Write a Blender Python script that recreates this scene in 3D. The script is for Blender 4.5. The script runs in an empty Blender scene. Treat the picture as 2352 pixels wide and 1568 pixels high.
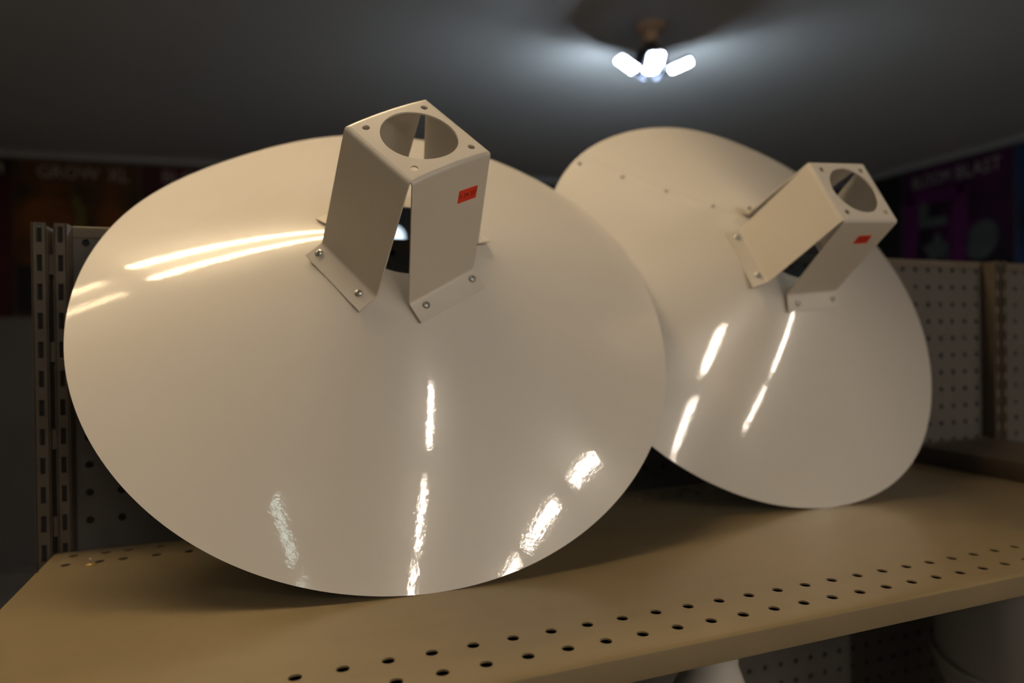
import bpy, bmesh, math, random
from mathutils import Vector, Matrix, geometry

# ------------------------------------------------------------------ basics
IN = 0.0254                       # the shop shelving is on a one inch grid
Z0 = 1.25                         # height of the shelf top above the floor (m)
scene = bpy.context.scene
col = scene.collection
random.seed(4)

def W(p):
    """inches (x right along the back panel, y into the panel, z above the shelf) -> metres"""
    return Vector((p[0] * IN, p[1] * IN, p[2] * IN + Z0))

# ------------------------------------------------------------------ camera
cam_d = bpy.data.cameras.new('camera')
cam = bpy.data.objects.new('camera', cam_d); col.objects.link(cam)
yaw, pitch, roll = 0.356575, -0.005448, 0.013172
fwd = Vector((math.sin(yaw) * math.cos(pitch), math.cos(yaw) * math.cos(pitch), math.sin(pitch)))
rgt = Vector((math.cos(yaw), -math.sin(yaw), 0.0))
dwn = fwd.cross(rgt)
rg2 = math.cos(roll) * rgt + math.sin(roll) * dwn
dn2 = -math.sin(roll) * rgt + math.cos(roll) * dwn
mw = Matrix((rg2, -dn2, -fwd)).transposed().to_4x4()
mw.translation = W((9.34778, -27.78321, 7.23298))
cam.matrix_world = mw
cam_d.sensor_fit = 'HORIZONTAL'; cam_d.sensor_width = 36.0
cam_d.lens = 36.0 * 1523.45 / 2352.0
cam_d.clip_start = 0.02; cam_d.clip_end = 60
cam_d.dof.use_dof = True
cam_d.dof.focus_distance = 0.455
cam_d.dof.aperture_fstop = 3.6
scene.camera = cam

# ------------------------------------------------------------------ world, exposure
world = bpy.data.worlds.new('world'); scene.world = world
world.use_nodes = True
bg = world.node_tree.nodes.get('Background')
bg.inputs[0].default_value = (0.05, 0.05, 0.055, 1); bg.inputs[1].default_value = 0.0
vs = scene.view_settings
vs.view_transform = 'Standard'; vs.look = 'None'; vs.gamma = 1.0
vs.use_curve_mapping = False
vs.exposure = 0.0

# strengths of the shop's lamps (used by the lamp builders below)
TUBE_KEY = 60.0             # warm twin tubes over the shelf
TUBE_SIDE = 15.0
TUBE_ROW = 190.0       # tube rows towards the front of the shop
TUBE_COOL = 13.0       # older bluish tubes on the left row
LED_HEAD = 600.0
WORK_LAMP = 1.6
WARM = (1.0, 0.75, 0.45); NEUT = (1.0, 0.86, 0.70); COOL = (0.84, 1.0, 0.95); LEDC = (0.70, 0.86, 1.0)

# ------------------------------------------------------------------ materials
def lin(c):
    return tuple(((v / 255) / 12.92 if v / 255 <= 0.04045 else ((v / 255 + 0.055) / 1.055) ** 2.4) for v in c)

def mat(name, color, rough=0.5, metal=0.0, coat=0.0, var=0.0, vscale=8.0, bump=0.0, bscale=60.0, spec=0.5, stretch=None, coat_rough=0.05):
    m = bpy.data.materials.new(name); m.use_nodes = True
    nt = m.node_tree; b = nt.nodes['Principled BSDF']
    b.inputs['Base Color'].default_value = (*color, 1)
    b.inputs['Roughness'].default_value = rough
    b.inputs['Metallic'].default_value = metal
    b.inputs['Coat Weight'].default_value = coat
    b.inputs['Coat Roughness'].default_value = coat_rough
    b.inputs['Specular IOR Level'].default_value = spec
    tc = nt.nodes.new('ShaderNodeTexCoord')
    src = tc.outputs['Object']
    if stretch:
        mp = nt.nodes.new('ShaderNodeMapping'); mp.inputs['Scale'].default_value = stretch
        nt.links.new(src, mp.inputs['Vector']); src = mp.outputs['Vector']
    if var > 0:
        n = nt.nodes.new('ShaderNodeTexNoise'); n.inputs['Scale'].default_value = vscale; n.inputs['Detail'].default_value = 6
        nt.links.new(src, n.inputs['Vector'])
        r = nt.nodes.new('ShaderNodeMapRange'); r.inputs[1].default_value = 0.3; r.inputs[2].default_value = 0.7
        r.inputs[3].default_value = 1 - var; r.inputs[4].default_value = 1 + var
        nt.links.new(n.outputs['Fac'], r.inputs[0])
        mx = nt.nodes.new('ShaderNodeVectorMath'); mx.operation = 'SCALE'
        mx.inputs[0].default_value = color
        nt.links.new(r.outputs[0], mx.inputs['Scale'])
        nt.links.new(mx.outputs[0], b.inputs['Base Color'])
    if bump > 0:
        n2 = nt.nodes.new('ShaderNodeTexNoise'); n2.inputs['Scale'].default_value = bscale; n2.inputs['Detail'].default_value = 3
        nt.links.new(src, n2.inputs['Vector'])
        bp = nt.nodes.new('ShaderNodeBump'); bp.inputs['Strength'].default_value = bump; bp.inputs['Distance'].default_value = 0.001
        nt.links.new(n2.outputs['Fac'], bp.inputs['Height'])
        nt.links.new(bp.outputs['Normal'], b.inputs['Normal'])
        if coat > 0: nt.links.new(bp.outputs['Normal'], b.inputs['Coat Normal'])
    return m

def emit(name, color, strength):
    m = bpy.data.materials.new(name); m.use_nodes = True
    nt = m.node_tree; nt.nodes.clear()
    e = nt.nodes.new('ShaderNodeEmission'); o = nt.nodes.new('ShaderNodeOutputMaterial')
    e.inputs[0].default_value = (*color, 1); e.inputs[1].default_value = strength
    nt.links.new(e.outputs[0], o.inputs[0])
    return m

def print_mat(name, base, accents, scale=3.0, seed=0.0, rough=0.6):
    """printed poster: smooth blotches of ink in a few colours"""
    m = bpy.data.materials.new(name); m.use_nodes = True
    nt = m.node_tree; b = nt.nodes['Principled BSDF']; b.inputs['Roughness'].default_value = rough
    b.inputs['Specular IOR Level'].default_value = 0.2
    tc = nt.nodes.new('ShaderNodeTexCoord'); mp = nt.nodes.new('ShaderNodeMapping')
    mp.inputs['Location'].default_value = (seed, seed * 1.7, seed * 0.6)
    nt.links.new(tc.outputs['Object'], mp.inputs['Vector'])
    n = nt.nodes.new('ShaderNodeTexNoise'); n.inputs['Scale'].default_value = scale; n.inputs['Detail'].default_value = 2.5
    nt.links.new(mp.outputs['Vector'], n.inputs['Vector'])
    r = nt.nodes.new('ShaderNodeValToRGB'); cr = r.color_ramp
    cr.elements[0].position = 0.40; cr.elements[0].color = (*base, 1)
    cr.elements[1].position = 0.78; cr.elements[1].color = (*accents[-1], 1)
    for i, a in enumerate(accents[:-1]):
        e = cr.elements.new(0.5 + 0.2 * i / max(1, len(accents) - 1)); e.color = (*a, 1)
    nt.links.new(n.outputs['Fac'], r.inputs['Fac']); nt.links.new(r.outputs['Color'], b.inputs['Base Color'])
    return m

M = {}
M['shade'] = mat('white_enamel', (0.80, 0.765, 0.71), 0.24, coat=1.0, spec=0.3, bump=0.03, bscale=320, coat_rough=0.035, var=0.012, vscale=5)
M['bracket'] = mat('white_powder_coat', (0.72, 0.675, 0.61), 0.36, coat=0.15, bump=0.06, bscale=700, coat_rough=0.15)
M['screw'] = mat('zinc_screw', (0.62, 0.63, 0.62), 0.34, metal=1.0)
M['sticker'] = mat('red_price_sticker', (0.80, 0.035, 0.006), 0.55, var=0.03, vscale=40)
M['ink'] = mat('price_ink', (0.09, 0.004, 0.003), 0.6)
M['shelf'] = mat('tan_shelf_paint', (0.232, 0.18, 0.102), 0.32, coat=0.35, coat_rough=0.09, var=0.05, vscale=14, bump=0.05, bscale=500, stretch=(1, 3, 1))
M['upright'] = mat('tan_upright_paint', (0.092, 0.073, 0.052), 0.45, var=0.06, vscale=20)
M['peg'] = mat('grey_pegboard', (0.085, 0.077, 0.070), 0.6, var=0.04, vscale=9)
M['dark'] = mat('void_shade_black', (0.012, 0.011, 0.010), 0.9)  # near-black that paints the shade in panel void, slots and shelf holes
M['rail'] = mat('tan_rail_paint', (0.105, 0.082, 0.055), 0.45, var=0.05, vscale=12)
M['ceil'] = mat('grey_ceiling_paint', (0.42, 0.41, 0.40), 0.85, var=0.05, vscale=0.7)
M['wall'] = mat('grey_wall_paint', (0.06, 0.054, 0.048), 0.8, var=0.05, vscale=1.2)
M['floor'] = mat('brown_floor', (0.14, 0.115, 0.09), 0.6, var=0.15, vscale=4)
M['cove'] = mat('ceiling_trim_paint', (0.14, 0.135, 0.13), 0.7, var=0.03)
M['white_plastic'] = mat('white_plastic', (0.55, 0.53, 0.50), 0.4, var=0.02)
M['black_plastic'] = mat('black_plastic', (0.02, 0.02, 0.022), 0.5, var=0.05)
M['lampbase'] = mat('lamp_socket_tan', (0.36, 0.27, 0.21), 0.6, var=0.05)
M['heat_sink'] = mat('dark_heat_sink', (0.035, 0.037, 0.05), 0.45, metal=0.3, var=0.05)
M['housing'] = mat('fixture_housing_white', (0.6, 0.6, 0.58), 0.5, var=0.02)
M['tray'] = mat('dark_brown_tray', (0.05, 0.038, 0.026), 0.5, var=0.08, vscale=15)
M['letter'] = mat('poster_lettering', (0.15, 0.13, 0.12), 0.7, var=0.03, spec=0.2)
M['clear'] = mat('cloudy_plastic', (0.30, 0.26, 0.20), 0.25, var=0.05)
M['amber'] = mat('amber_glue', (0.45, 0.30, 0.10), 0.4, var=0.1)
M['tube_key'] = emit('warm_tube_glow', WARM, TUBE_KEY)
M['tube_side'] = emit('warm_side_tube_glow', WARM, TUBE_SIDE)
M['tube_row'] = emit('neutral_tube_glow', NEUT, TUBE_ROW)
M['tube_cool'] = emit('cool_tube_glow', COOL, TUBE_COOL)
M['work'] = emit('work_lamp_glow', LEDC, WORK_LAMP)
M['led'] = emit('led_panel_glow', LEDC, LED_HEAD)

# ------------------------------------------------------------------ object helpers
ORG = {}
def link(name, me, parent=None, origin=(0, 0, 0)):
    o = bpy.data.objects.new(name, me); col.objects.link(o)
    w = W(origin); ORG[o.name] = w
    if parent is not None:
        o.parent = parent; o.location = w - ORG[parent.name]
    else:
        o.location = w
    return o

def mk(name, verts, faces, m, parent=None, origin=None, smooth=False, auto=None):
    """mesh object from vertices given in inches in shop coordinates"""
    if origin is None:
        if parent is not None:
            origin = None
        else:
            xs = [v[0] for v in verts]; ys = [v[1] for v in verts]; zs = [v[2] for v in verts]
            origin = ((min(xs) + max(xs)) / 2, (min(ys) + max(ys)) / 2, min(zs))
    base = ORG[parent.name] if origin is None else W(origin)
    me = bpy.data.meshes.new(name)
    me.from_pydata([W(v) - base for v in verts], [], faces)
    me.materials.append(m)
    bm = bmesh.new(); bm.from_mesh(me)
    bmesh.ops.remove_doubles(bm, verts=bm.verts, dist=1e-6)
    bmesh.ops.recalc_face_normals(bm, faces=bm.faces)
    bm.to_mesh(me); bm.free()
    if smooth:
        for p in me.polygons: p.use_smooth = True
        if auto: me.set_sharp_from_angle(angle=math.radians(auto))
    o = bpy.data.objects.new(name, me); col.objects.link(o)
    ORG[o.name] = base
    if parent is not None:
        o.parent = parent; o.location = base - ORG[parent.name]
    else:
        o.location = base
    return o

def thing(name, label, cat, origin, group=None):
    o = bpy.data.objects.new(name, None); col.objects.link(o)
    o.empty_display_size = 0.03
    o.location = W(origin); ORG[o.name] = W(origin)
    o['label'] = label; o['category'] = cat
    if group: o['group'] = group
    return o

def struct(o):
    o['kind'] = 'structure'; return o

def box(x0, x1, y0, y1, z0, z1):
    v = [(x, y, z) for x in (x0, x1) for y in (y0, y1) for z in (z0, z1)]
    f = [(0, 1, 3, 2), (4, 6, 7, 5), (0, 4, 5, 1), (2, 3, 7, 6), (0, 2, 6, 4), (1, 5, 7, 3)]
    return v, f

def join(parts):
    V, F = [], []
    for v, f in parts:
        k = len(V); V += list(v); F += [tuple(i + k for i in q) for q in f]
    return V, F

def lathe(profile, seg, base, axis=(0, 0, 1), cap0=True, cap1=True):
    """profile: list of (radius, height) along axis from base"""
    a = Vector(axis).normalized()
    e1 = a.orthogonal().normalized(); e2 = a.cross(e1)
    b = Vector(base); V = []; F = []
    for r, h in profile:
        for i in range(seg):
            t = 2 * math.pi * i / seg
            V.append(b + a * h + (e1 * math.cos(t) + e2 * math.sin(t)) * r)
    n = len(profile)
    for j in range(n - 1):
        for i in range(seg):
            k = (i + 1) % seg
            F.append((j * seg + i, j * seg + k, (j + 1) * seg + k, (j + 1) * seg + i))
    if cap0: F.append(tuple(range(seg))[::-1])
    if cap1: F.append(tuple((n - 1) * seg + i for i in range(seg)))
    return V, F

def solid(o, t):
    """give a sheet mesh real thickness (inches) behind its face normals"""
    bm = bmesh.new(); bm.from_mesh(o.data)
    bmesh.ops.solidify(bm, geom=bm.faces[:], thickness=t * IN)
    bmesh.ops.recalc_face_normals(bm, faces=bm.faces)
    bm.to_mesh(o.data); bm.free()

def text_mesh(s, size=1.0):
    cu = bpy.data.curves.new('txt', 'FONT'); cu.body = s; cu.size = size; cu.resolution_u = 2
    o = bpy.data.objects.new('txt', cu); col.objects.link(o)
    dg = bpy.context.evaluated_depsgraph_get()
    me = bpy.data.meshes.new_from_object(o.evaluated_get(dg))
    V = [(v.co.x, v.co.y) for v in me.vertices]; F = [tuple(p.vertices) for p in me.polygons]
    bpy.data.objects.remove(o); bpy.data.curves.remove(cu); bpy.data.meshes.remove(me)
    x0 = min(v[0] for v in V); x1 = max(v[0] for v in V); y0 = min(v[1] for v in V); y1 = max(v[1] for v in V)
    return [((x - x0) / (x1 - x0), (y - y0) / (y1 - y0)) for x, y in V], F

def holed_cells(xs, ys, holes, seg=16):
    """flat sheet (x,y) cut into cells; holes[(i,j)] = list of hole outline points in that cell. returns 2d verts, faces, rims"""
    V = []; F = []; rims = []
    for i in range(len(xs) - 1):
        for j in range(len(ys) - 1):
            x0, x1, y0, y1 = xs[i], xs[i + 1], ys[j], ys[j + 1]
            h = holes.get((i, j))
            if not h:
                k = len(V); V += [(x0, y0), (x1, y0), (x1, y1), (x0, y1)]; F.append((k, k + 1, k + 2, k + 3)); continue
            cx = sum(p[0] for p in h) / len(h); cy = sum(p[1] for p in h) / len(h)
            n = len(h); k = len(V)
            outer = []
            for p in h:                                   # push each rim point out to the cell border
                dx, dy = p[0] - cx, p[1] - cy
                t = min([((x1 if dx > 0 else x0) - cx) / dx if abs(dx) > 1e-9 else 1e9, ((y1 if dy > 0 else y0) - cy) / dy if abs(dy) > 1e-9 else 1e9])
                outer.append((cx + dx * t, cy + dy * t))
            V += list(h) + outer
            side = lambda q: 0 if abs(q[0] - x1) < 1e-6 else 1 if abs(q[1] - y1) < 1e-6 else 2 if abs(q[0] - x0) < 1e-6 else 3
            corner = {(0, 1): (x1, y1), (1, 2): (x0, y1), (2, 3): (x0, y0), (3, 0): (x1, y0)}
            for q in range(n):
                r = (q + 1) % n
                a, b = side(outer[q]), side(outer[r])
                on_corner = any(abs(outer[q][0] - c[0]) + abs(outer[q][1] - c[1]) < 1e-6 or abs(outer[r][0] - c[0]) + abs(outer[r][1] - c[1]) < 1e-6 for c in corner.values())
                if a != b and not on_corner and (a, b) in corner:
                    V.append(corner[(a, b)])
                    F.append((k + q, k + n + q, len(V) - 1, k + n + r, k + r))
                else:
                    F.append((k + q, k + n + q, k + n + r, k + r))
            rims.append([tuple(p) for p in h])
    return V, F, rims

def circ(cx, cy, r, seg=16):
    return [(cx + r * math.cos(2 * math.pi * (i + 0.5) / seg), cy + r * math.sin(2 * math.pi * (i + 0.5) / seg)) for i in range(seg)]

def rect(x0, x1, y0, y1):
    # counter-clockwise, mid points added so that cells fan out cleanly
    return [(x1, (y0 + y1) / 2), (x1, y1), ((x0 + x1) / 2, y1), (x0, y1), (x0, (y0 + y1) / 2), (x0, y0), ((x0 + x1) / 2, y0), (x1, y0)]

def sheet3(V2, F2, rims, to3, depth):
    """2d sheet -> 3d, with hole walls going back by vector depth"""
    V = [to3(p) for p in V2]; F = list(F2)
    for h in rims:
        k = len(V); n = len(h)
        V += [to3(p) for p in h]
        V += [tuple(a + d for a, d in zip(to3(p), depth)) for p in h]
        for q in range(n):
            r = (q + 1) % n
            F.append((k + q, k + r, k + n + r, k + n + q))
    return V, F

# ------------------------------------------------------------------ the room (structure)
FL = -Z0 / IN                        # floor, in inches below the shelf top
CL = 55.2                            # ceiling
RX, LX, FY = 183.5, -165.0, -330.0   # right wall, left wall, shop front
def backy(x): return 170 - 0.096 * (x + 51.3)
struct(mk('floor', *box(LX, RX, FY, 182, FL - 2, FL), M['floor']))
struct(mk('ceiling', *box(LX, RX, FY, 182, CL, CL + 2), M['ceil']))
bv = [(LX, backy(LX), FL), (RX, backy(RX), FL), (RX, backy(RX) + 4, FL), (LX, backy(LX) + 4, FL)]
bv = bv + [(x, y, CL) for x, y, z in bv]
QF = [(0, 1, 2, 3), (4, 7, 6, 5), (0, 4, 5, 1), (1, 5, 6, 2), (2, 6, 7, 3), (3, 7, 4, 0)]
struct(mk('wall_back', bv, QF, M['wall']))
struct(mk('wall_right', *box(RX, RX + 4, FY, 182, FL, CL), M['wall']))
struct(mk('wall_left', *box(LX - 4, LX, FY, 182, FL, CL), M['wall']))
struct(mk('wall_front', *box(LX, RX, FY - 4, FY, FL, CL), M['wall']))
# small cove strip where the ceiling meets the two visible walls
cv = [(LX, backy(LX) - 0.9, CL - 1.6), (RX - 1, backy(RX) - 0.9, CL - 1.6), (RX - 1, backy(RX), CL - 1.6), (LX, backy(LX), CL - 1.6)]
cv += [(x, y, CL) for x, y, z in cv]
struct(mk('trim_1', cv, QF, M['cove']))
struct(mk('trim_2', *box(RX - 0.9, RX, FY, backy(RX) - 1, CL - 1.6, CL), M['cove']))

# ------------------------------------------------------------------ shelving unit
PX, P0, RZ = 1.00665, 3.3433, 10.858       # hole pitch, first hole, top hole row
SY = -0.74                                 # front of the uprights
unit = thing('shelving_frame', 'slotted tan uprights and perforated grey back panels behind the two white cones', 'shelving', (26, 0, FL))
UL, UR = 2.42, 2.42 + 48 * 1.0067
TOP = 11.42

def pegboard(name, x0, x1, z0, z1, ncol, nrow, firstx, firstz, parent, seg=12):
    xs = [x0] + [firstx - PX / 2 + PX * i for i in range(ncol + 1)] + [x1]
    zs = [z0] + [firstz - nrow + 0.5 + j for j in range(nrow + 1)] + [z1]
    holes = {}
    for i in range(ncol):
        for j in range(nrow):
            holes[(i + 1, j + 1)] = circ(firstx + PX * i, firstz - nrow + 1 + j, 0.135, seg)
    V, F, R = holed_cells(xs, zs, holes)
    return mk(name, *sheet3(V, F, R, lambda p: (p[0], 0.0, p[1]), (0, 0.10, 0)), M['peg'], parent)

pegboard('pegboard_panel', UL + 0.53, UR - 0.62, -0.62, 11.01, 47, 11, P0, RZ, unit)
# holes behind and under the shelf: the next panel down
pegboard('pegboard_panel', UL + 0.53, UR - 0.62, -20.3, -0.7, 47, 19, P0, -1.142, unit)
pegboard('pegboard_panel', UR + 0.62, UR + 14.5, -0.62, 11.01, 13, 11, UR + 1.42, RZ, unit)
mk('panel_void_shade', *box(UL - 0.45, UR + 14.5, 0.13, 1.2, -20.5, 11.0), M['dark'], unit)  # black block painting the shade of the hollow behind the holes
mk('rear_skin', *box(UL - 0.45, UR + 14.5, 1.2, 1.26, -20.5, 11.0), M['peg'], unit)
# top rail: flat front with a narrow rolled top edge
def rail(x0, x1):
    prof = [(-0.01, 11.02), (-0.03, 11.05), (-0.03, 11.34), (-0.02, 11.41), (0.05, 11.45), (0.5, 11.45), (1.2, 11.43), (1.3, 11.3), (1.3, 11.02), (0.0, 11.02)]
    n = len(prof); V = [(x0, y, z) for y, z in prof] + [(x1, y, z) for y, z in prof]
    F = [(i, (i + 1) % n, n + (i + 1) % n, n + i) for i in range(n)] + [tuple(range(n))[::-1], tuple(range(n, 2 * n))]
    return V, F
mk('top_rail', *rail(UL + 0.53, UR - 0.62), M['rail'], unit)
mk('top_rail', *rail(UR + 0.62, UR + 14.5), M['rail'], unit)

def upright(xc, parent):
    """slotted double-column standard with a groove down its middle"""
    parts = []
    zt, zb = TOP, FL
    rows = [(RZ + 0.17 - r) for r in range(0, 32)]                # slot centres, one inch pitch
    for cx, w in ((-0.30, 0.42), (0.32, 0.36)):
        x0, x1 = xc + cx - w / 2, xc + cx + w / 2
        zs = [zb] + [rows[-1] - 0.5 + i for i in range(len(rows))] + [zt]
        holes = {(0, i + 1): rect(xc + cx - 0.078, xc + cx + 0.078, r - 0.28, r + 0.28) for i, r in enumerate(reversed(rows[1:]))}
        holes[(0, len(rows))] = rect(xc + cx - 0.078, xc + cx + 0.078, rows[0] - 0.28, rows[0] + 0.28)
        V, F, R = holed_cells([x0, x1], zs, holes)
        parts.append(sheet3(V, F, R, lambda p: (p[0], SY, p[1]), (0, 0.09, 0)))
        # side flanges
        for sx, inner in ((x0, 1 if cx > 0 else 0), (x1, 1 if cx < 0 else 0)):
            parts.append(box(min(sx, sx + 0.05) - 0.025, sx + 0.025, SY, 0.9, zb, zt - (0.12 if inner else 0)))
    parts.append(box(xc - 0.11, xc + 0.15, -0.12, -0.05, zb, zt - 0.3))  # web at the bottom of the groove
    parts.append(box(xc - 0.5, xc + 0.5, 0.0, 0.12, zb, zt - 0.4))
    o = mk('upright', *join(parts), M['upright'], parent)
    # pressed steel spacer lugs seen down in the groove
    for i in range(8):
        z = 10.0 - 3.05 * i
        mk('spacer_lug', *box(xc - 0.08, xc + 0.12, -0.5, -0.1, z - 0.35, z + 0.35), M['upright'], o)
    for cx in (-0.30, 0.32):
        mk('slot_shade_filler', *box(xc + cx - 0.14, xc + cx + 0.13, SY + 0.12, -0.1, zb + 1, zt - 0.15), M['dark'], o)  # dark filler added so the slot insides read as shade
    return o
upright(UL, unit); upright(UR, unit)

# upper shelf: perforated sheet with a rolled front lip and turned-down ends
SX0, SX1, SF, SB = 2.47, UR - 0.05, -14.62, -0.80
def shelf_board(z, label, detail=True):
    t = thing('store_shelf', label, 'shelf', ((SX0 + SX1) / 2, SB, z))
    parts = []
    if detail:
        bx = [3.13, 4.09] + [4.7843 + i for i in range(46)]
        bx = [x for x in bx if x < SX1 - 0.5]
        def strip(cx, yc, y0, y1, r):
            y0, y1 = min(y0, y1), max(y0, y1)
            xs = [SX0] + [(a + b) / 2 for a, b in zip(cx[:-1], cx[1:])] + [SX1]
            # keep the first cells symmetric enough for clean fans
            holes = {(i, 0): circ(c, yc, r, 20) for i, c in enumerate(cx)}
            V, F, R = holed_cells(xs, [y0, y1], holes)
            return sheet3(V, F, R, lambda p: (p[0], p[1], z), (0, 0, -0.045))
        YA, YB = -12.8028, -13.7828
        parts.append(strip(bx, -1.36, SB, -1.86, 0.15))
        parts.append(strip(bx, -2.35, -2.84, -1.86, 0.15))
        A0 = 8.8523
        ax = [A0 + i for i in range(-6, 46)]; ax = [x for x in ax if SX0 + 0.5 < x < SX1 - 0.5]
        parts.append(strip(ax, SYA, SYA - 0.5, SYA + 0.5, 0.15))
        parts.append(strip(ax, SYB, SYB - 0.42, SYA - 0.5, 0.15))
        V = [(SX0, -2.84, z), (SX1, -2.84, z), (SX1, SYA + 0.5, z), (SX0, SYA + 0.5, z)]
        parts.append((V, [(0, 1, 2, 3)]))
        y0 = SYB - 0.42
    else:
        parts.append(([(SX0, SB, z), (SX1, SB, z), (SX1, -13.9, z), (SX0, -13.9, z)], [(0, 1, 2, 3)]))
        y0 = -13.9
    # rolled lip: profile in y,z
    prof = [(y0, 0.0), (SF + 0.16, 0.0), (SF + 0.07, -0.02), (SF + 0.02, -0.06), (SF, -0.13), (SF, -0.60), (SF + 0.02, -0.64), (SF + 0.06, -0.66), (SF + 0.5, -0.66), (SF + 0.5, -0.55)]
    n = len(prof)
    V = [(SX0, y, z + h) for y, h in prof] + [(SX1, y, z + h) for y, h in prof]
    parts.append((V, [(i, i + 1, n + i + 1, n + i) for i in range(n - 1)]))
    # end flanges and back flange
    for x, s in ((SX0, 1), (SX1, -1)):
        V = [(x, SB, z), (x, SF + 0.05, z - 0.03), (x, SF + 0.05, z - 0.62), (x, SB, z - 0.62), (x + s * 0.4, SF + 0.05, z - 0.62), (x + s * 0.4, SB, z - 0.62)]
        parts.append((V, [(0, 1, 2, 3), (3, 2, 4, 5)]))
    parts.append(([(SX0, SB, z), (SX1, SB, z), (SX1, SB, z - 0.62), (SX0, SB, z - 0.62)], [(0, 1, 2, 3)]))
    # near-black sheet added below, painting the shade seen through the holes
    pan = ([(SX0 + 0.1, SB, z - 0.6), (SX1 - 0.1, SB, z - 0.6), (SX1 - 0.1, SF + 0.1, z - 0.6), (SX0 + 0.1, SF + 0.1, z - 0.6)], [(0, 1, 2, 3)])
    mk('hole_shade_sheet', *pan, M['dark'], t)
    o = mk('shelf_sheet', *join(parts), M['shelf'], t)
    for p in o.data.polygons: p.use_smooth = True
    o.data.set_sharp_from_angle(angle=math.radians(35))
    return o
SYA, SYB = -12.8028, -13.7828

shelf_board(0.0, 'tan metal shelf with two rows of round holes along its front edge, under both cones')
shelf_board(-20.0, 'lower tan metal shelf below the perforated one', False)

# ------------------------------------------------------------------ white cone reflectors
# measured cones: apex, axes (two in the rim plane, one along the axis), slight warp of the sheet,
# bracket plate corners, leg fold lines and tab ends
SH = dict(alpha=1.216536, L=11.31225, s1=3.0341, s2=3.0121, hp=3.3833, beta=0.148695, t=0.71274, ta=1.189766)
LAMPS = [{'apex':[13.8698,-6.0775,10.8401],'F':[[0.99811,-0.06145,0.0],[0.03743,0.60787,0.79315],[-0.04874,-0.79165,0.60902]],'h':[0.0137,0.01028,-0.00283,0.0016,0.0039,-0.00195,-0.00139,0.00322,-0.0014,0.00039,0.00036,-0.00013,-0.00043,0.00061],'C':[[11.5098,-8.5003,13.2987],[13.0952,-10.0327,11.4172],[15.7643,-9.1013,12.7494],[14.15,-7.4877,14.7336]],'f':[[[11.1109,-5.2498,10.4607],[12.6853,-6.7945,8.542]],[[13.5892,-7.0043,8.3308],[16.062,-6.2565,9.6377]],[[16.4161,-5.7017,10.5229],[14.7969,-3.9643,12.3652]],[[13.928,-3.7563,12.4276],[11.3512,-4.6594,11.1048]]],'t':[[[10.582,-5.2482,10.0452],[12.1451,-6.8132,8.076]],[[13.9294,-7.1673,7.7202],[16.4256,-6.4274,8.9949]],[[16.9963,-5.32,10.6774],[15.3771,-3.5826,12.5197]],[[13.59,-3.1912,12.7004],[10.9854,-4.0442,11.4025]]],'n':[-0.03194,-0.788,0.61485],'screws':[[3.2482,3.0091],[4.0135,2.7833],[4.861,2.685],[5.6854,2.6168]],'rivets':[],'sticker':[[14.8013,-8.5921,11.273],[15.4513,-8.3342,11.5609],[15.4425,-8.6074,11.8747],[14.7883,-8.8672,11.5852]],'om':0.5901},{'apex':[31.4649,-4.8947,11.1978],'F':[[0.99997,-0.00829,0.0],[0.00389,0.46949,0.88293],[-0.00732,-0.8829,0.46951]],'h':[-0.00486,-0.0063,0.00251,0.00351,0.00018,0.00262,0.00197,-0.00115,-0.00047,0.00077,3e-05,-0.00273,0.0005,0.00109],'C':[[29.9153,-6.9516,14.1582],[30.1193,-8.4739,11.5086],[33.0647,-8.4209,11.6614],[32.967,-6.8708,14.3617]],'f':[[[29.2803,-3.5532,12.0011],[29.518,-5.0664,9.3916]],[[30.2622,-5.288,8.9202],[33.1934,-5.2187,9.1638]],[[33.8118,-4.842,9.7267],[33.5833,-3.3819,12.351]],[[32.9129,-3.1125,12.8614],[29.8889,-3.2779,12.7112]]],'t':[[[28.664,-3.3745,11.8289],[28.895,-4.9001,9.1911]],[[30.2728,-5.3945,8.1933],[33.2219,-5.3297,8.4045]],[[34.4802,-4.6063,9.6535],[34.2516,-3.1462,12.2777]],[[32.8621,-2.585,13.3357],[29.5855,-2.9309,13.023]]],'n':[-0.01022,-0.86738,0.49754],'screws':[[2.7864,2.7075],[3.6336,2.6156],[4.4762,2.7297],[5.2635,2.8218],[1.97,2.9733]],'rivets':[[2.3807,11.0004],[2.3631,8.7457],[2.3333,6.5191],[2.281,4.2687]],'sticker':[[31.6157,-7.5211,10.8464],[32.3346,-7.5271,10.8989],[32.2465,-7.8653,11.1633],[31.5731,-7.8554,11.1107]],'om':0.0851}]
def alpha_of(h, phi):
    a = SH['alpha']
    for i in range(0, len(h), 2):
        k = i // 2 + 2
        a += h[i] * math.cos(k * phi) + h[i + 1] * math.sin(k * phi)
    return a

def vadd(a, b, s=1.0): return tuple(p + q * s for p, q in zip(a, b))
def vsub(a, b): return tuple(p - q for p, q in zip(a, b))
def lerp(a, b, t): return tuple(p + (q - p) * t for p, q in zip(a, b))
def unit_v(a):
    n = math.sqrt(sum(p * p for p in a)); return tuple(p / n for p in a)

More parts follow.
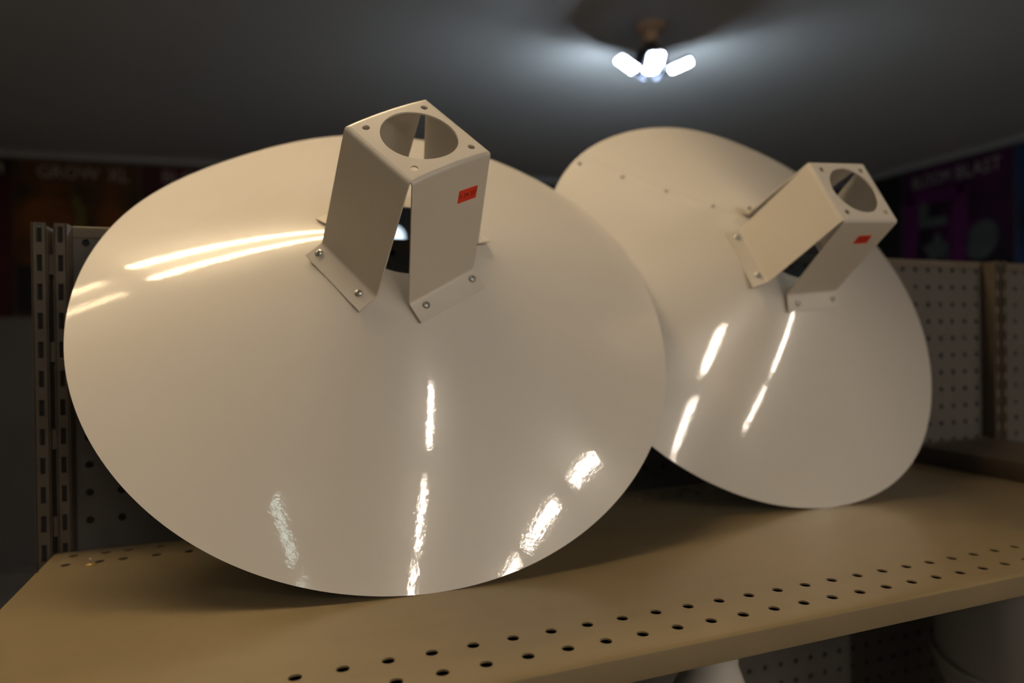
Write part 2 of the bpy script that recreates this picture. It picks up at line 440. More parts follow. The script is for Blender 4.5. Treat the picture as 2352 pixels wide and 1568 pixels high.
class Cone:
    def __init__(s, d):
        s.d = d; s.F = [tuple(r) for r in d['F']]; s.apex = tuple(d['apex']); s.h = d['h']
    def pt(s, phi, l, off=0.0):
        al = alpha_of(s.h, phi)
        q = (math.sin(al) * math.cos(phi) * l, math.sin(al) * math.sin(phi) * l, -math.cos(al) * l)
        p = tuple(s.apex[i] + sum(q[k] * s.F[k][i] for k in range(3)) for i in range(3))
        if off:
            n = s.nrm(phi, l); p = vadd(p, n, off)
        return p
    def nrm(s, phi, l):
        e = 1e-3
        a = vsub(s.pt(phi + e, l), s.pt(phi - e, l)); b = vsub(s.pt(phi, l + e), s.pt(phi, l - e))
        n = Vector(a).cross(Vector(b)).normalized()
        if n.dot(Vector(s.F[2])) < 0: n = -n
        return tuple(n)

def ideal(apex, az, el, om):
    """an unwarped copy of the same reflector in another pose"""
    a = (math.sin(az) * math.cos(el), -math.cos(az) * math.cos(el), math.sin(el))
    e1 = (math.cos(az), math.sin(az), 0.0)
    e2 = tuple(Vector(a).cross(Vector(e1)))
    return [e1, e2, a]

def hole_slant(phi): return 1.83 + 0.28 * math.sin(phi)

def make_screw_mesh():
    V = []; F = []; R = 0.128; n = 36; rings = [0.0, 0.012, 0.022, 0.03, 0.045, 0.06, 0.072, 0.084, 0.1, 0.116, 0.128]
    V.append((0, 0, 0.035))
    for r in rings[1:]:
        for i in range(n):
            t = 2 * math.pi * i / n
            x, y = r * math.cos(t), r * math.sin(t)
            z = 0.088 * math.sqrt(max(0.0, 1 - (r / R) ** 2 * 0.86))
            if r < 0.08 and (abs(x) < 0.021 or abs(y) < 0.021): z -= 0.05 * min(1, (0.09 - r) / 0.03)
            V.append((x, y, z))
    m = len(rings) - 1
    for i in range(n): F.append((0, 1 + i, 1 + (i + 1) % n))
    for j in range(m - 1):
        for i in range(n):
            a = 1 + j * n + i; b = 1 + j * n + (i + 1) % n
            F.append((a, a + n, b + n, b))
    k = len(V)
    for i in range(n):
        t = 2 * math.pi * i / n; V.append((R * math.cos(t), R * math.sin(t), -0.02))
    for i in range(n):
        a = 1 + (m - 1) * n + i; b = 1 + (m - 1) * n + (i + 1) % n
        F.append((a, k + i, k + (i + 1) % n, b))
    me = bpy.data.meshes.new('screw'); me.from_pydata([tuple(c * IN for c in v) for v in V], [], F)
    for p in me.polygons: p.use_smooth = True
    me.set_sharp_from_angle(angle=math.radians(40)); me.materials.append(M['screw']); return me
def make_rivet_mesh():
    pts = [(0.115, 0.0), (0.115, 0.02), (0.10, 0.055), (0.07, 0.075), (0.045, 0.08), (0.035, 0.045), (0.0, 0.04)]
    n = 20; V = []; F = []
    for r, z in pts:
        for i in range(n):
            t = 2 * math.pi * i / n; V.append((max(r, 1e-4) * math.cos(t) * IN, max(r, 1e-4) * math.sin(t) * IN, z * IN))
    for j in range(len(pts) - 1):
        for i in range(n):
            k = (i + 1) % n; F.append((j * n + i, j * n + k, (j + 1) * n + k, (j + 1) * n + i))
    me = bpy.data.meshes.new('rivet'); me.from_pydata(V, [], F)
    for p in me.polygons: p.use_smooth = True
    me.materials.append(M['bracket']); return me
SCREW = make_screw_mesh(); RIVET = make_rivet_mesh()

def place(name, me, p, n, parent, spin=0.0):
    o = bpy.data.objects.new(name, me); col.objects.link(o)
    o.parent = parent
    q = Vector(n).to_track_quat('Z', 'Y')
    o.rotation_mode = 'QUATERNION'
    from mathutils import Quaternion
    o.rotation_quaternion = q @ Quaternion((0, 0, 1), spin)
    o.location = W(p) - ORG[parent.name]
    ORG[o.name] = W(p)
    return o

def bez(a, c, b, n):
    out = []
    for i in range(n + 1):
        t = i / n
        out.append(tuple(a[k] * (1 - t) ** 2 + 2 * c[k] * t * (1 - t) + b[k] * t * t for k in range(3)))
    return out

def reflector(d, label, group, seam, origin, price=None, bow=0.0, screws=None, rivets=None, nphi=240):
    cn = Cone(d)
    t = thing('cone_reflector', label, 'reflector', origin, group)
    # --- shade: thin enamelled sheet rolled into a shallow cone with an open throat
    NL = 14; V = []; F = []
    for i in range(nphi):
        ph = 2 * math.pi * i / nphi
        l0 = hole_slant(ph)
        for j in range(NL + 1):
            V.append(cn.pt(ph, l0 + (SH['L'] - l0) * j / NL))
    for i in range(nphi):
        k = (i + 1) % nphi
        for j in range(NL):
            F.append((i * (NL + 1) + j, k * (NL + 1) + j, k * (NL + 1) + j + 1, i * (NL + 1) + j + 1))
    th = 0.045; k0 = len(V)                                # inner skin and the two cut edges
    for i in range(nphi):
        ph = 2 * math.pi * i / nphi; l0 = hole_slant(ph)
        for j in range(NL + 1):
            l = l0 + (SH['L'] - l0) * j / NL
            V.append(vadd(cn.pt(ph, l), cn.nrm(ph, l), -th))
    m = NL + 1
    for i in range(nphi):
        k = (i + 1) % nphi
        for j in range(NL):
            F.append((k0 + i * m + j, k0 + i * m + j + 1, k0 + k * m + j + 1, k0 + k * m + j))
        F.append((i * m, k0 + i * m, k0 + k * m, k * m))
        F.append((i * m + NL, k * m + NL, k0 + k * m + NL, k0 + i * m + NL))
    sh = mk('shade', V, F, M['shade'], t, smooth=True, auto=40)
    # --- overlapping seam strip along one generator
    V = []; F = []
    prof = [(-0.40, 0.002), (-0.33, 0.013), (0.0, 0.015), (0.33, 0.013), (0.40, 0.002)]
    NS = 30
    for j in range(NS + 1):
        l = 2.95 + (SH['L'] - 2.97) * j / NS
        for w, o in prof:
            V.append(cn.pt(seam + w / (l * 0.93), l, o))
    for j in range(NS):
        for q in range(len(prof) - 1):
            a = j * len(prof) + q; F.append((a, a + 1, a + len(prof) + 1, a + len(prof)))
    mk('seam_strip', V, F, M['shade'], sh, smooth=True, auto=30)
    for ph, l in (rivets or [(seam, 4.27), (seam, 6.52), (seam, 8.75), (seam, 11.0)]):
        place('rivet', RIVET, cn.pt(ph, l, 0.03), cn.nrm(ph, l), sh)
    # --- bracket: square plate with a socket hole, four splayed legs with screwed tabs
    C = [tuple(p) for p in d['C']]; n = unit_v(tuple(d['n'])); rb = 0.13
    cen = tuple(sum(p[i] for p in C) / 4 for i in range(3))
    def E(k, s):                                          # point on plate border k (corner k to k+1)
        p = lerp(C[k], C[(k + 1) % 4], s)
        if k in (1, 3): p = vadd(p, n, bow * 4 * s * (1 - s))
        return p
    def P(u, v):                                          # plate surface, u along c0->c3, v along c0->c1, -0.5..0.5
        a = lerp(C[0], C[3], u + 0.5); b = lerp(C[1], C[2], u + 0.5)
        return vadd(lerp(a, b, v + 0.5), n, bow * 4 * (u + 0.5) * (0.5 - u))
    S = 3.03; e = 0.5 - rb / S
    pts = []; edges = []
    def loop(ps):
        k = len(pts); pts.extend(Vector(p) for p in ps)
        edges.extend((k + i, k + (i + 1) % len(ps)) for i in range(len(ps)))
    out = []
    for a, b in (((-e, -e), (e, -e)), ((e, -e), (e, e)), ((e, e), (-e, e)), ((-e, e), (-e, -e))):
        out += [(a[0] + (b[0] - a[0]) * i / 10, a[1] + (b[1] - a[1]) * i / 10) for i in range(10)]
    loop(out)
    cx, cy, cr = 0.02, -0.02, 1.128 / S
    loop([(cx + cr * math.cos(2 * math.pi * i / 72), cy + cr * math.sin(2 * math.pi * i / 72)) for i in range(72)])
    hs = [(-0.345, -0.362), (-0.34, 0.347), (0.356, 0.347), (0.362, -0.364)]
    for hx, hy in hs:
        loop([(hx + 0.112 / S * math.cos(2 * math.pi * i / 20), hy + 0.112 / S * math.sin(2 * math.pi * i / 20)) for i in range(20)])
    for i in range(1, 14):                                # inner points so that the bowed plate shades evenly
        for j in range(1, 14):
            u, v = -e + 2 * e * i / 14, -e + 2 * e * j / 14
            if math.hypot(u - cx, v - cy) > cr + 0.02 and all(math.hypot(u - a, v - b) > 0.055 for a, b in hs): pts.append(Vector((u, v)))
    r = geometry.delaunay_2d_cdt(pts, edges, [], 1, 1e-6)
    V2 = [tuple(p) for p in r[0]]; F2 = []
    for f in r[2]:
        gx = sum(V2[i][0] for i in f) / len(f); gy = sum(V2[i][1] for i in f) / len(f)
        if math.hypot(gx - cx, gy - cy) < cr * 0.999 or any(math.hypot(gx - a, gy - b) < 0.112 / S * 0.98 for a, b in hs): continue
        F2.append(tuple(f))
    br = mk('bracket_plate', [P(u, v) for u, v in V2], F2, M['bracket'], t)
    orient(br, n); solid(br, 0.055)
    for p in br.data.polygons: p.use_smooth = True
    br.data.set_sharp_from_angle(angle=math.radians(40))
    for k in range(4):
        f0, f1 = [tuple(p) for p in d['f'][k]]; t0, t1 = [tuple(p) for p in d['t'][k]]
        NSg = 12; V = []; F = []
        for i in range(NSg + 1):
            s = i / NSg
            s = 0.022 + 0.956 * s
            top = E(k, s); inn = vadd(top, unit_v(vsub(E((k + 2) % 4, 1 - s), top)), rb)
            if k in (0, 2): inn = vadd(inn, n, bow * 4 * (rb / S) * (1 - rb / S))
            ft = lerp(f0, f1, s); tt = lerp(t0, t1, s)
            dn = unit_v(vsub(ft, top)); tb = unit_v(vsub(tt, ft))
            row = bez(inn, top, vadd(top, dn, rb), 5)
            row += [lerp(vadd(top, dn, rb), vadd(ft, dn, -0.09), q / 4) for q in (1, 2, 3)]
            row += bez(vadd(ft, dn, -0.09), ft, vadd(ft, tb, 0.09), 4)
            row.append(tt)
            V += row; nr = len(row)
        for i in range(NSg):
            for j in range(nr - 1):
                F.append((i * nr + j, (i + 1) * nr + j, (i + 1) * nr + j + 1, i * nr + j + 1))
        lg = mk('bracket_leg', V, F, M['bracket'], br)
        mid = lerp(lerp(f0, f1, 0.5), cen, 0.5)
        outward = vsub(lerp(E(k, 0.5), lerp(f0, f1, 0.5), 0.5), cen)
        outward = tuple(Vector(outward) - Vector(n) * Vector(outward).dot(Vector(n)))
        orient(lg, outward); solid(lg, 0.05)
        for p in lg.data.polygons: p.use_smooth = True
        lg.data.set_sharp_from_angle(angle=math.radians(40))
        # two pan-head screws through each tab
        tn = Vector(vsub(f1, f0)).cross(Vector(vsub(t0, f0))).normalized()
        if tn.dot(Vector(cn.F[2])) < 0: tn = -tn
        for q in (0, 1):
            got = None
            for (kk, qq, p3) in (screws or []):
                if kk == k and qq == q: got = p3
            if got is None:
                s = 0.17 if q == 0 else 0.83
                got = lerp(lerp(f0, f1, s), lerp(t0, t1, s), 0.52)
            # drop the point on to the tab
            pl = Vector(f0); got = tuple(Vector(got) + tn * (pl - Vector(got)).dot(tn))
            place('screw', SCREW, vadd(got, tuple(tn), 0.006), tuple(tn), t, spin=random.uniform(0, 1.5))
    # --- price sticker, following the surface of the front leg
    if price:
        g0, g1 = [tuple(p) for p in d['f'][1]]
        def leg(s, q): return Vector(lerp(E(1, s), lerp(g0, g1, s), q))
        def find(p):
            s, q = 0.7, 0.3; p = Vector(p)
            for _ in range(25):
                r = p - leg(s, q); a = (leg(s + 1e-4, q) - leg(s, q)) / 1e-4; c = (leg(s, q + 1e-4) - leg(s, q)) / 1e-4
                aa, ac, cc = a.dot(a), a.dot(c), c.dot(c); ra, rc = r.dot(a), r.dot(c); dt = aa * cc - ac * ac
                s += (ra * cc - rc * ac) / dt; q += (rc * aa - ra * ac) / dt
            return s, q
        K = [find(p) for p in d['sticker']]
        def onleg(u, v, off):
            s = (K[0][0] * (1 - u) + K[1][0] * u) * (1 - v) + (K[3][0] * (1 - u) + K[2][0] * u) * v
            q = (K[0][1] * (1 - u) + K[1][1] * u) * (1 - v) + (K[3][1] * (1 - u) + K[2][1] * u) * v
            a = leg(s + 1e-3, q) - leg(s, q); c = leg(s, q + 1e-3) - leg(s, q)
            nn = a.cross(c).normalized()
            if nn.dot(fwd) > 0: nn = -nn
            return tuple(leg(s, q) + nn * off)
        nu = 8; V = []; F = []
        for off in (-0.002, 0.010):
            for iu in range(nu + 1):
                for iv in (0, 1): V.append(onleg(iu / nu, iv, off))
        m2 = 2 * (nu + 1)
        for iu in range(nu):
            a = 2 * iu
            F += [(a, a + 1, a + 3, a + 2), (m2 + a, m2 + a + 2, m2 + a + 3, m2 + a + 1), (a, a + 2, m2 + a + 2, m2 + a), (a + 1, m2 + a + 1, m2 + a + 3, a + 3)]
        F += [(0, m2, m2 + 1, 1), (m2 - 2, m2 - 1, 2 * m2 - 1, 2 * m2 - 2)]
        st = mk('price_sticker', V, F, M['sticker'], t)
        st['label'] = 'red price sticker'
        parts = []
        for s, u0, u1, v0, v1, rotd in price:
            tv, tf = text_mesh(s)
            VV = []
            for x, y in tv:
                if rotd: x, y = y, 1 - x
                VV.append(onleg(u0 + (u1 - u0) * x, v0 + (v1 - v0) * y, 0.013))
            parts.append((VV, tf))
        lt = mk('price_lettering', *join(parts), M['ink'], st); lt['kind'] = 'stuff'
    return t

def orient(o, d):
    """make a sheet's faces look along d (area weighted)"""
    s = Vector((0, 0, 0))
    for p in o.data.polygons: s += p.normal * p.area
    if s.dot(Vector(d)) < 0: o.data.flip_normals()
    # solidify grows backwards from the face side

GRP = 'cone reflectors on the perforated shelves'
PRICE = [('$', 0.075, 0.165, 0.34, 0.70, False), ('24.35', 0.27, 0.865, 0.33, 0.70, False), ('ea.', 0.90, 0.985, 0.36, 0.82, True)]
def scr(d, lst):
    cn = Cone(d); return [(k, q, cn.pt(ph, l, 0.06)) for (k, q), (ph, l) in lst]
reflector(LAMPS[0], 'large glossy white cone reflector at left, in front, with readable red price sticker', GRP, math.radians(86),
          (13.67, -9.3, 0), PRICE, bow=0.085, screws=scr(LAMPS[0], list(zip([(0, 0), (0, 1), (1, 0), (1, 1)], LAMPS[0]['screws']))))
reflector(LAMPS[1], 'white cone reflector at right, partly behind the larger cone, with rivets along its upper seam', GRP, 2.345,
          (31.45, -6.5, 0), PRICE, screws=scr(LAMPS[1], list(zip([(0, 0), (0, 1), (1, 0), (1, 1), (3, 1)], LAMPS[1]['screws']))),
          rivets=[tuple(r) for r in LAMPS[1]['rivets']])

# ------------------------------------------------------------------ small things on the upper shelf
# low metal tray lying on the right end of the shelf
def tray():
    x0, x1, y0, y1, h = 43.05, 49.2, -13.4, -1.0, 1.0
    t = thing('metal_tray', 'low dark brown metal tray lying on the right end of the shelf', 'tray', ((x0 + x1) / 2, -7, 0))
    prof = [(x0, 0.02), (x0, h - 0.06), (x0 + 0.02, h - 0.02), (x0 + 0.07, h), (x1 - 0.07, h), (x1 - 0.02, h - 0.02), (x1, h - 0.06), (x1, 0.02)]
    n = len(prof); V = [(x, y0, z) for x, z in prof] + [(x, y1, z) for x, z in prof]
    F = [(i, (i + 1) % n, n + (i + 1) % n, n + i) for i in range(n)] + [tuple(range(n))[::-1], tuple(range(n, 2 * n))]
    mk('tray_body', V, F, M['tray'], t, smooth=True, auto=30)
    for y in (y0 + 0.03, y1 - 0.03):
        mk('rolled_edge', *box(x0 + 0.2, x1 - 0.2, y - 0.06, y + 0.06, h, h + 0.05), M['tray'], t)
tray()
# little cloudy clip stuck near the back holes
def clip():
    p = (3.92, -2.72)
    t = thing('plastic_clip', 'tiny cloudy plastic clip on an amber foot near the back left shelf holes', 'clip', (p[0], p[1], 0))
    mk('clip_foot', *lathe([(0.14, 0.0), (0.15, 0.03), (0.10, 0.06), (0.05, 0.09)], 12, (p[0], p[1], 0.0)), M['amber'], t, smooth=True)
    mk('clip_knob', *lathe([(0.03, 0.08), (0.035, 0.13), (0.055, 0.16), (0.06, 0.20), (0.04, 0.24), (0.01, 0.25)], 12, (p[0], p[1], 0.0)), M['clear'], t, smooth=True)
clip()

# ------------------------------------------------------------------ ceiling light with folding LED heads
def led_fixture():
    cx, cy = 66.2, 61.3
    t = thing('ceiling_light', 'round ceiling light with folding bright LED heads, glowing above the right cone', 'light', (cx, cy, CL))
    down = (0, 0, -1); top = (cx, cy, CL)
    mk('ceiling_socket', *lathe([(2.6, 0), (2.6, 0.35), (2.1, 0.8), (1.35, 1.0), (1.25, 2.2), (1.1, 2.5)], 36, top, down), M['lampbase'], t, smooth=True, auto=35)
    mk('screw_neck', *lathe([(0.85, 2.4), (0.95, 2.6), (0.85, 2.8), (0.95, 3.0), (0.85, 3.2), (1.0, 3.4)], 28, top, down), M['heat_sink'], t, smooth=True)
    hub = mk('hub', *lathe([(1.0, 3.3), (1.9, 3.7), (2.15, 4.2), (2.2, 5.6), (2.0, 6.2), (1.5, 6.5)], 36, top, down), M['heat_sink'], t, smooth=True, auto=35)
    fins = []
    for i in range(18):
        a = 2 * math.pi * i / 18; ca, sa = math.cos(a), math.sin(a)
        V, F = box(1.9, 2.45, -0.05, 0.05, -5.4, -3.9)
        fins.append(([(cx + x * ca - y * sa, cy + x * sa + y * ca, CL + z) for x, y, z in V], F))
    mk('cooling_fins', *join(fins), M['heat_sink'], hub)['kind'] = 'stuff'
    mk('centre_lens', *lathe([(1.15, 6.48), (1.1, 6.62), (0.9, 6.8), (0.5, 6.92), (0.1, 6.95)], 32, top, down), M['led'], t, smooth=True)
    va = math.atan2(66.2 - 9.35, 61.3 + 27.78)            # direction from the camera, so heads spread sideways to it
    for i, (turn, tilt) in enumerate(((55, 24), (-8, 11), (-80, 16), (208, 42), (134, 45))):
        # turn measured from "towards the viewer": a plain angle about the post
        a = -math.pi / 2 - va - math.radians(turn)
        o = (math.cos(a), math.sin(a), 0.0); tl = math.radians(tilt)
        rad = (o[0] * math.cos(tl), o[1] * math.cos(tl), math.sin(tl))      # along the head, tips up
        dn = (o[0] * math.sin(tl), o[1] * math.sin(tl), -math.cos(tl))      # face of the leds
        sd = tuple(Vector(rad).cross(Vector(dn)))
        base = (cx + o[0] * 2.1, cy + o[1] * 2.1, CL - 7.4)
        def L(u, v, w): return tuple(base[k] + rad[k] * u + sd[k] * v + dn[k] * w for k in range(3))
        def rr(u0, u1, v0, v1, w0, w1, r=0.5, inset=0.0):
            ps = []
            for (cu, cv, st) in ((u1 - r, v1 - r, 0), (u0 + r, v1 - r, 90), (u0 + r, v0 + r, 180), (u1 - r, v0 + r, 270)):
                for q in range(5):
                    an = math.radians(st + q * 22.5); ps.append((cu + r * math.cos(an), cv + r * math.sin(an)))
            n = len(ps)
            V = [L(u, v, w0) for u, v in ps] + [L(u, v, w1) for u, v in ps]
            F = [(q, (q + 1) % n, n + (q + 1) % n, n + q) for q in range(n)] + [tuple(range(n))[::-1], tuple(range(n, 2 * n))]
            return V, F
        hd = mk('light_head', *join([rr(0.4, 4.5, -1.35, 1.35, -0.25, 0.0)]), M['heat_sink'], t, smooth=True, auto=30)
        mk('led_panel', *rr(0.85, 4.15, -1.08, 1.08, 0.003, 0.10), M['led'], hd)
        f = []
        for q in range(7):
            V, F = rr(0.6, 4.2, -1.25 + q * 0.4, -1.15 + q * 0.4, -0.6, -0.24, r=0.03); f.append((V, F))
        mk('cooling_fins', *join(f), M['heat_sink'], hd)['kind'] = 'stuff'
        mk('hinge', *join([rr(-0.5, 0.5, -0.5, 0.5, -0.3, 0.05, r=0.1)]), M['heat_sink'], hd)
led_fixture()

# ------------------------------------------------------------------ tube lights (out of frame, seen as streaks in the enamel)
def batten(x0, x1, y0, y1, tubes, m, label):
    """ceiling batten along x or y with bare tubes"""
    t = thing('tube_light', label, 'light', ((x0 + x1) / 2, (y0 + y1) / 2, CL), 'tube lights along the shop ceiling')
    along_y = (y1 - y0) > (x1 - x0)
    V, F = box(x0, x1, y0, y1, CL - 1.3, CL)
    mk('batten_housing', V, F, M['housing'], t)
    for c in tubes:
        if along_y:
            a, L = (c, y0 + 0.4, CL - 2.0), y1 - y0 - 0.8; ax = (0, 1, 0)
        else:
            a, L = (x0 + 0.4, c, CL - 2.0), x1 - x0 - 0.8; ax = (1, 0, 0)
        mk('tube', *lathe([(0.45, 0), (0.5, 0.15), (0.5, L - 0.15), (0.45, L)], 14, a, ax), m, t, smooth=True, auto=40)
        for s in (-0.3, L):
            b = tuple(a[k] + ax[k] * s for k in range(3))
            e = tuple(b[k] + ax[k] * 0.15 for k in range(3))
            mk('tube_holder', *join([lathe([(0.55, 0), (0.55, 0.3)], 14, b, ax), box(e[0] - 0.2, e[0] + 0.2, e[1] - 0.2, e[1] + 0.2, CL - 2.0, CL - 1.25)]), M['housing'], t)
batten(-26.9, 20.0, 1.8, 9.4, (3.0, 8.2), M['tube_key'], 'warm twin tube light on the ceiling straight above the shelving')
batten(-94, -30.7, 0.2, 7.6, (1.5, 6.4), M['tube_side'], 'warm twin tube light on the ceiling left of the shelving')
ROWS = ((36.4, 'middle'), (116.0, 'right'))
SEG = ((-119, -92, 'short', 'nearest'), (-197, -139.5, 'long', 'second'), (-272, -214, 'long', 'far'))
for xr, side in ROWS:
    for y0, y1, ln, which in SEG:
        batten(xr - 1.6, xr + 1.6, y0, y1, (xr,), M['tube_row'], '%s tube light of the %s ceiling row, the %s one from the shelving' % (ln, side, which))
for y0, y1, which in ((-162, -105, 'near'), (-240, -179, 'far')):
    batten(-41.6, -38.4, y0, y1, (-40.0,), M['tube_cool'], 'cool dim tube light of the left ceiling row, %s one' % which)

# ------------------------------------------------------------------ posters on the two walls
wd = Vector((1, -0.096, 0)).normalized()
def back_pt(u, z, off):                      # u inches along the back wall from x=-51.3
    p = Vector((-51.3, 170, 0)) + wd * u
    nrm = Vector((-0.096, -1, 0)).normalized()
    p = p + nrm * off
    return (p.x, p.y, z)
def right_pt(u, z, off):                     # u inches along the right wall, left to right as seen
    return (RX - off, 150.0 - u, z)
def poster(pt, u0, u1, z0, z1, m, label, words=(), shapes=()):
    def q(ua, ub, za, zb, a, b):
        V = [pt(u, z, o) for o in (a, b) for u, z in ((ua, za), (ub, za), (ub, zb), (ua, zb))]
        return V, [(0, 1, 2, 3), (4, 5, 6, 7)] + [(i, (i + 1) % 4, 4 + (i + 1) % 4, 4 + i) for i in range(4)]
    t = thing('wall_poster', label, 'poster', pt((u0 + u1) / 2, z0, 0))
    mk('poster_board', *q(u0, u1, z0, z1, 0.02, 0.25), m, t)
    for s, ua, ub, za, zb in words:
        tv, tf = text_mesh(s)
        mk('poster_lettering', [pt(ua + (ub - ua) * x, za + (zb - za) * y, 0.27) for x, y in tv], tf, M['letter'], t)['kind'] = 'stuff'
    for nm, mm, poly in shapes:
        n = len(poly)
        V = [pt(u, z, 0.24) for u, z in poly] + [pt(u, z, 0.265) for u, z in poly]
        mk(nm, V, [tuple(range(n)), tuple(range(n, 2 * n))] + [(i, (i + 1) % n, n + (i + 1) % n, n + i) for i in range(n)], mm, t)
    return t
def bottle(cx, z0, w, h):
    return [(cx - w / 2, z0), (cx + w / 2, z0), (cx + w / 2, z0 + h * 0.62), (cx + w * 0.22, z0 + h * 0.8), (cx + w * 0.22, z0 + h), (cx - w * 0.22, z0 + h), (cx - w * 0.22, z0 + h * 0.8), (cx - w / 2, z0 + h * 0.62)]
def blob(cx, cz, rx, rz, n=18, k=3, a=0.18):
    return [(cx + rx * (1 + a * math.sin(k * t)) * math.cos(t), cz + rz * (1 + a * math.sin(k * t)) * math.sin(t)) for t in [2 * math.pi * i / n for i in range(n)]]
MP = {
 'red': print_mat('red_poster_print', (0.0085, 0.0009, 0.0012), [(0.0210, 0.0012, 0.0030), (0.0360, 0.0024, 0.0048)], 2.2, 3.1),
 'orange': print_mat('orange_poster_print', (0.0150, 0.0075, 0.0018), [(0.0300, 0.0120, 0.0015), (0.0720, 0.0225, 0.0012)], 3.2, 1.3),
 'blue': print_mat('blue_poster_print', (0.0060, 0.0060, 0.0270), [(0.0090, 0.0090, 0.0480), (0.0150, 0.0180, 0.0750)], 2.0, 5.1),
 'magenta': print_mat('magenta_poster_print', (0.0036, 0.0012, 0.0036), [(0.0150, 0.0009, 0.0120), (0.0360, 0.0012, 0.0270)], 2.6, 7.7),
 'navy': print_mat('navy_poster_print', (0.0018, 0.0060, 0.0180), [(0.0030, 0.0150, 0.0480), (0.0045, 0.0240, 0.0780)], 2.0, 2.2),
 'black': print_mat('black_poster_print', (0.0036, 0.0030, 0.0030), [(0.0060, 0.0042, 0.0036), (0.0090, 0.0060, 0.0060)], 2.0, 9.2),
 'flame': mat('orange_ink', (0.07, 0.021, 0.001), 0.7, var=0.2, vscale=6, spec=0.2),
 'leaf': mat('olive_ink', (0.0480, 0.0390, 0.0060), 0.7, var=0.2, vscale=6, spec=0.2),
 'pale': mat('pale_ink', (0.0900, 0.0780, 0.0720), 0.7, var=0.1, vscale=6, spec=0.2),
 'grey': mat('grey_ink', (0.0330, 0.0360, 0.0360), 0.7, var=0.2, vscale=6, spec=0.2),
 'pink': mat('magenta_ink', (0.0420, 0.0012, 0.0330), 0.7, var=0.2, vscale=6, spec=0.2),
}
PZ0, PZ1 = 14.0, 53.2
poster(back_pt, -28.0, 2.4, PZ0, PZ1, MP['red'], 'dark red poster at the left edge of the back wall', (('BLOOM', -22, 0.6, 50.0 - 0.4, 53.0 - 0.9),), (('pictured_bag', MP['black'], [(-14, 18), (-2, 18), (-2, 38), (-14, 38)]),))
poster(back_pt, 2.6, 31.0, PZ0, PZ1, MP['orange'], 'dark orange poster reading GROW XL above the left upright', (('GROW', 8.0, 21.8, 48.9, 52.0), ('XL', 23.6, 28.6, 48.7, 52.0)),
       (('pictured_glow', MP['flame'], blob(10.5, 36, 5.5, 9)), ('pictured_glow', MP['flame'], blob(25, 37, 4.5, 6, k=4)), ('pictured_bottle', MP['leaf'], bottle(16.5, 36.5, 4.2, 8)), ('pictured_label', MP['pale'], [(12, 31.5), (20, 31.5), (20, 35), (12, 35)]), ('pictured_base', MP['black'], [(3.2, 15), (30.4, 15), (30.4, 27), (3.2, 27)])))
poster(back_pt, 31.4, 62.0, PZ0, PZ1, MP['red'], 'dark red poster behind the upper left rim of the large cone', (('BLOOM XL', 36.5, 58, 49.0, 52.2),), (('pictured_bag', MP['black'], [(37, 17), (57, 17), (57, 44), (37, 44)]),))
poster(back_pt, 62.4, 93.0, PZ0, PZ1, MP['blue'], 'dark blue poster in the middle of the back wall behind the large cone', (), (('pictured_bottle', MP['navy'], bottle(78, 18, 9, 22)),))
poster(back_pt, 93.4, 124.0, PZ0, PZ1, MP['black'], 'black poster on the back wall between the two cones')
poster(back_pt, 124.4, 155.0, PZ0, PZ1, MP['magenta'], 'dark magenta poster on the back wall behind the right cone')
poster(right_pt, 6, 36.6, PZ0, PZ1, MP['black'], 'black poster on the right wall near the back corner')
def sk(poly, s=0.0): return poly
poster(right_pt, 37, 67.6, PZ0, PZ1, MP['magenta'], 'black and magenta poster with two pale words on the right wall', (('BLOOM', 40.3, 51.2, 47.9, 51.4), ('BLAST', 53.0, 64.6, 48.0, 51.6)),
       (('pictured_glow', MP['pink'], blob(39.5, 34, 2.2, 13)), ('pictured_glow', MP['pink'], blob(53.5, 33, 2.6, 13, k=2)), ('pictured_glow', MP['pink'], blob(47, 45, 9, 1.8, k=4)), ('pictured_label', MP['grey'], [(42, 36.5), (50.5, 36.5), (50.5, 39), (45, 39), (45, 43.5), (42, 43.5)]), ('pictured_plant', MP['grey'], blob(47.5, 29.5, 3.6, 4.2, k=5, a=0.3)), ('pictured_bud', MP['pale'], blob(48.4, 26.6, 1.3, 1.2)), ('pictured_tub', MP['grey'], blob(59.5, 31, 4.2, 5, k=2, a=0.1))))
poster(right_pt, 68, 98.6, PZ0, PZ1, MP['navy'], 'deep blue poster at the right edge of the picture on the right wall')
poster(right_pt, 99, 129.6, PZ0, PZ1, MP['black'], 'black poster nearer the shop front on the right wall')

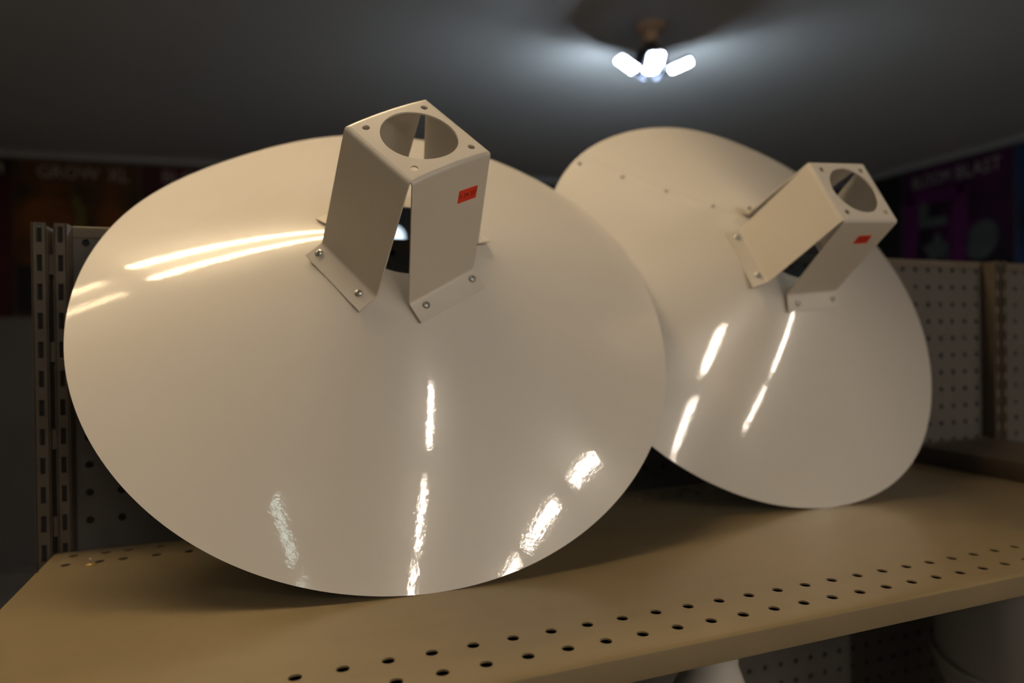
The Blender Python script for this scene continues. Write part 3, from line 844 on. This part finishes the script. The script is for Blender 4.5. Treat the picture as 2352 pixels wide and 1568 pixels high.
# ------------------------------------------------------------------ lit work light standing behind the shelving
def work_light():
    x, y, z = 36.9, 120.0, 30.2
    t = thing('work_light', 'bright white work light on a pole seen through the throat of the large cone', 'light', (x, y, FL))
    for i in range(3):
        a = 2 * math.pi * i / 3 + 0.4
        mk('tripod_leg', *lathe([(0.5, 0), (0.45, 14), (0.4, 16)], 10, (x + 11 * math.cos(a), y + 11 * math.sin(a), FL + 0.4), (-math.cos(a) * 0.72, -math.sin(a) * 0.72, 0.8)), M['black_plastic'], t, smooth=True, auto=40)
    mk('pole', *lathe([(0.6, 4), (0.6, z - FL - 3)], 14, (x, y, FL)), M['black_plastic'], t, smooth=True, auto=40)
    hd = mk('lamp_head', *lathe([(1.0, 0.0), (2.4, 0.4), (2.9, 1.2), (2.9, 2.0), (2.6, 2.0)], 28, (x, y + 2.0, z), (-0.2, -0.97, -0.1)), M['black_plastic'], t, smooth=True, auto=40)
    mk('glowing_lens', *lathe([(2.55, 1.95), (2.3, 2.2), (1.4, 2.4), (0.1, 2.45)], 28, (x, y + 2.0, z), (-0.2, -0.97, -0.1)), M['work'], hd, smooth=True)
work_light()

# ------------------------------------------------------------------ white goods on the lower shelf
def canister(cx, cy, r, z0, label):
    t = thing('duct_canister', label, 'canister', (cx, cy, -20))
    H = 18.6
    mk('canister_body', *lathe([(r * 0.42, 0.0), (r * 0.42, 3.0), (r * 0.55, 3.3), (r * 0.97, 10.2), (r, 10.8), (r, 16.8), (r * 0.97, 17.3), (r * 0.6, 18.6)], 64, (cx, cy, -20.0)), M['white_plastic'], t, smooth=True, auto=35)
    mk('rim_band', *lathe([(r + 0.01, 11.0), (r + 0.14, 11.05), (r + 0.14, 11.5), (r + 0.01, 11.55)], 64, (cx, cy, -20.0), cap0=False, cap1=False), M['white_plastic'], t, smooth=True, auto=35)
    a = math.radians(-120)
    p = (cx + r * 0.85 * math.cos(a), cy + r * 0.85 * math.sin(a), -20 + 8.6)
    mk('terminal_knob', *lathe([(0.75, 0), (0.75, 1.6), (0.65, 1.75), (0.1, 1.8)], 24, p, (math.cos(a), math.sin(a), 0.0)), M['white_plastic'], t, smooth=True, auto=35)
canister(45.2, -8.0, 6.0, -20, 'round white canister under the right end of the shelf')
def funnel(cx, cy, label):
    t = thing('white_funnel', label, 'funnel', (cx, cy, -20))
    mk('funnel_cone', *lathe([(5.6, 0.0), (5.7, 0.15), (5.6, 0.6), (5.3, 7.0), (1.25, 14.2), (1.0, 14.9), (0.95, 16.5), (0.7, 16.55)], 56, (cx, cy, -20.0)), M['white_plastic'], t, smooth=True, auto=35)
    mk('base_flange', *lathe([(5.9, 0.0), (6.3, 0.05), (6.3, 0.35), (5.7, 0.4)], 56, (cx, cy, -20.0)), M['white_plastic'], t, smooth=True, auto=35)
funnel(24.9, -7.0, 'white cone-topped funnel under the middle of the shelf front')
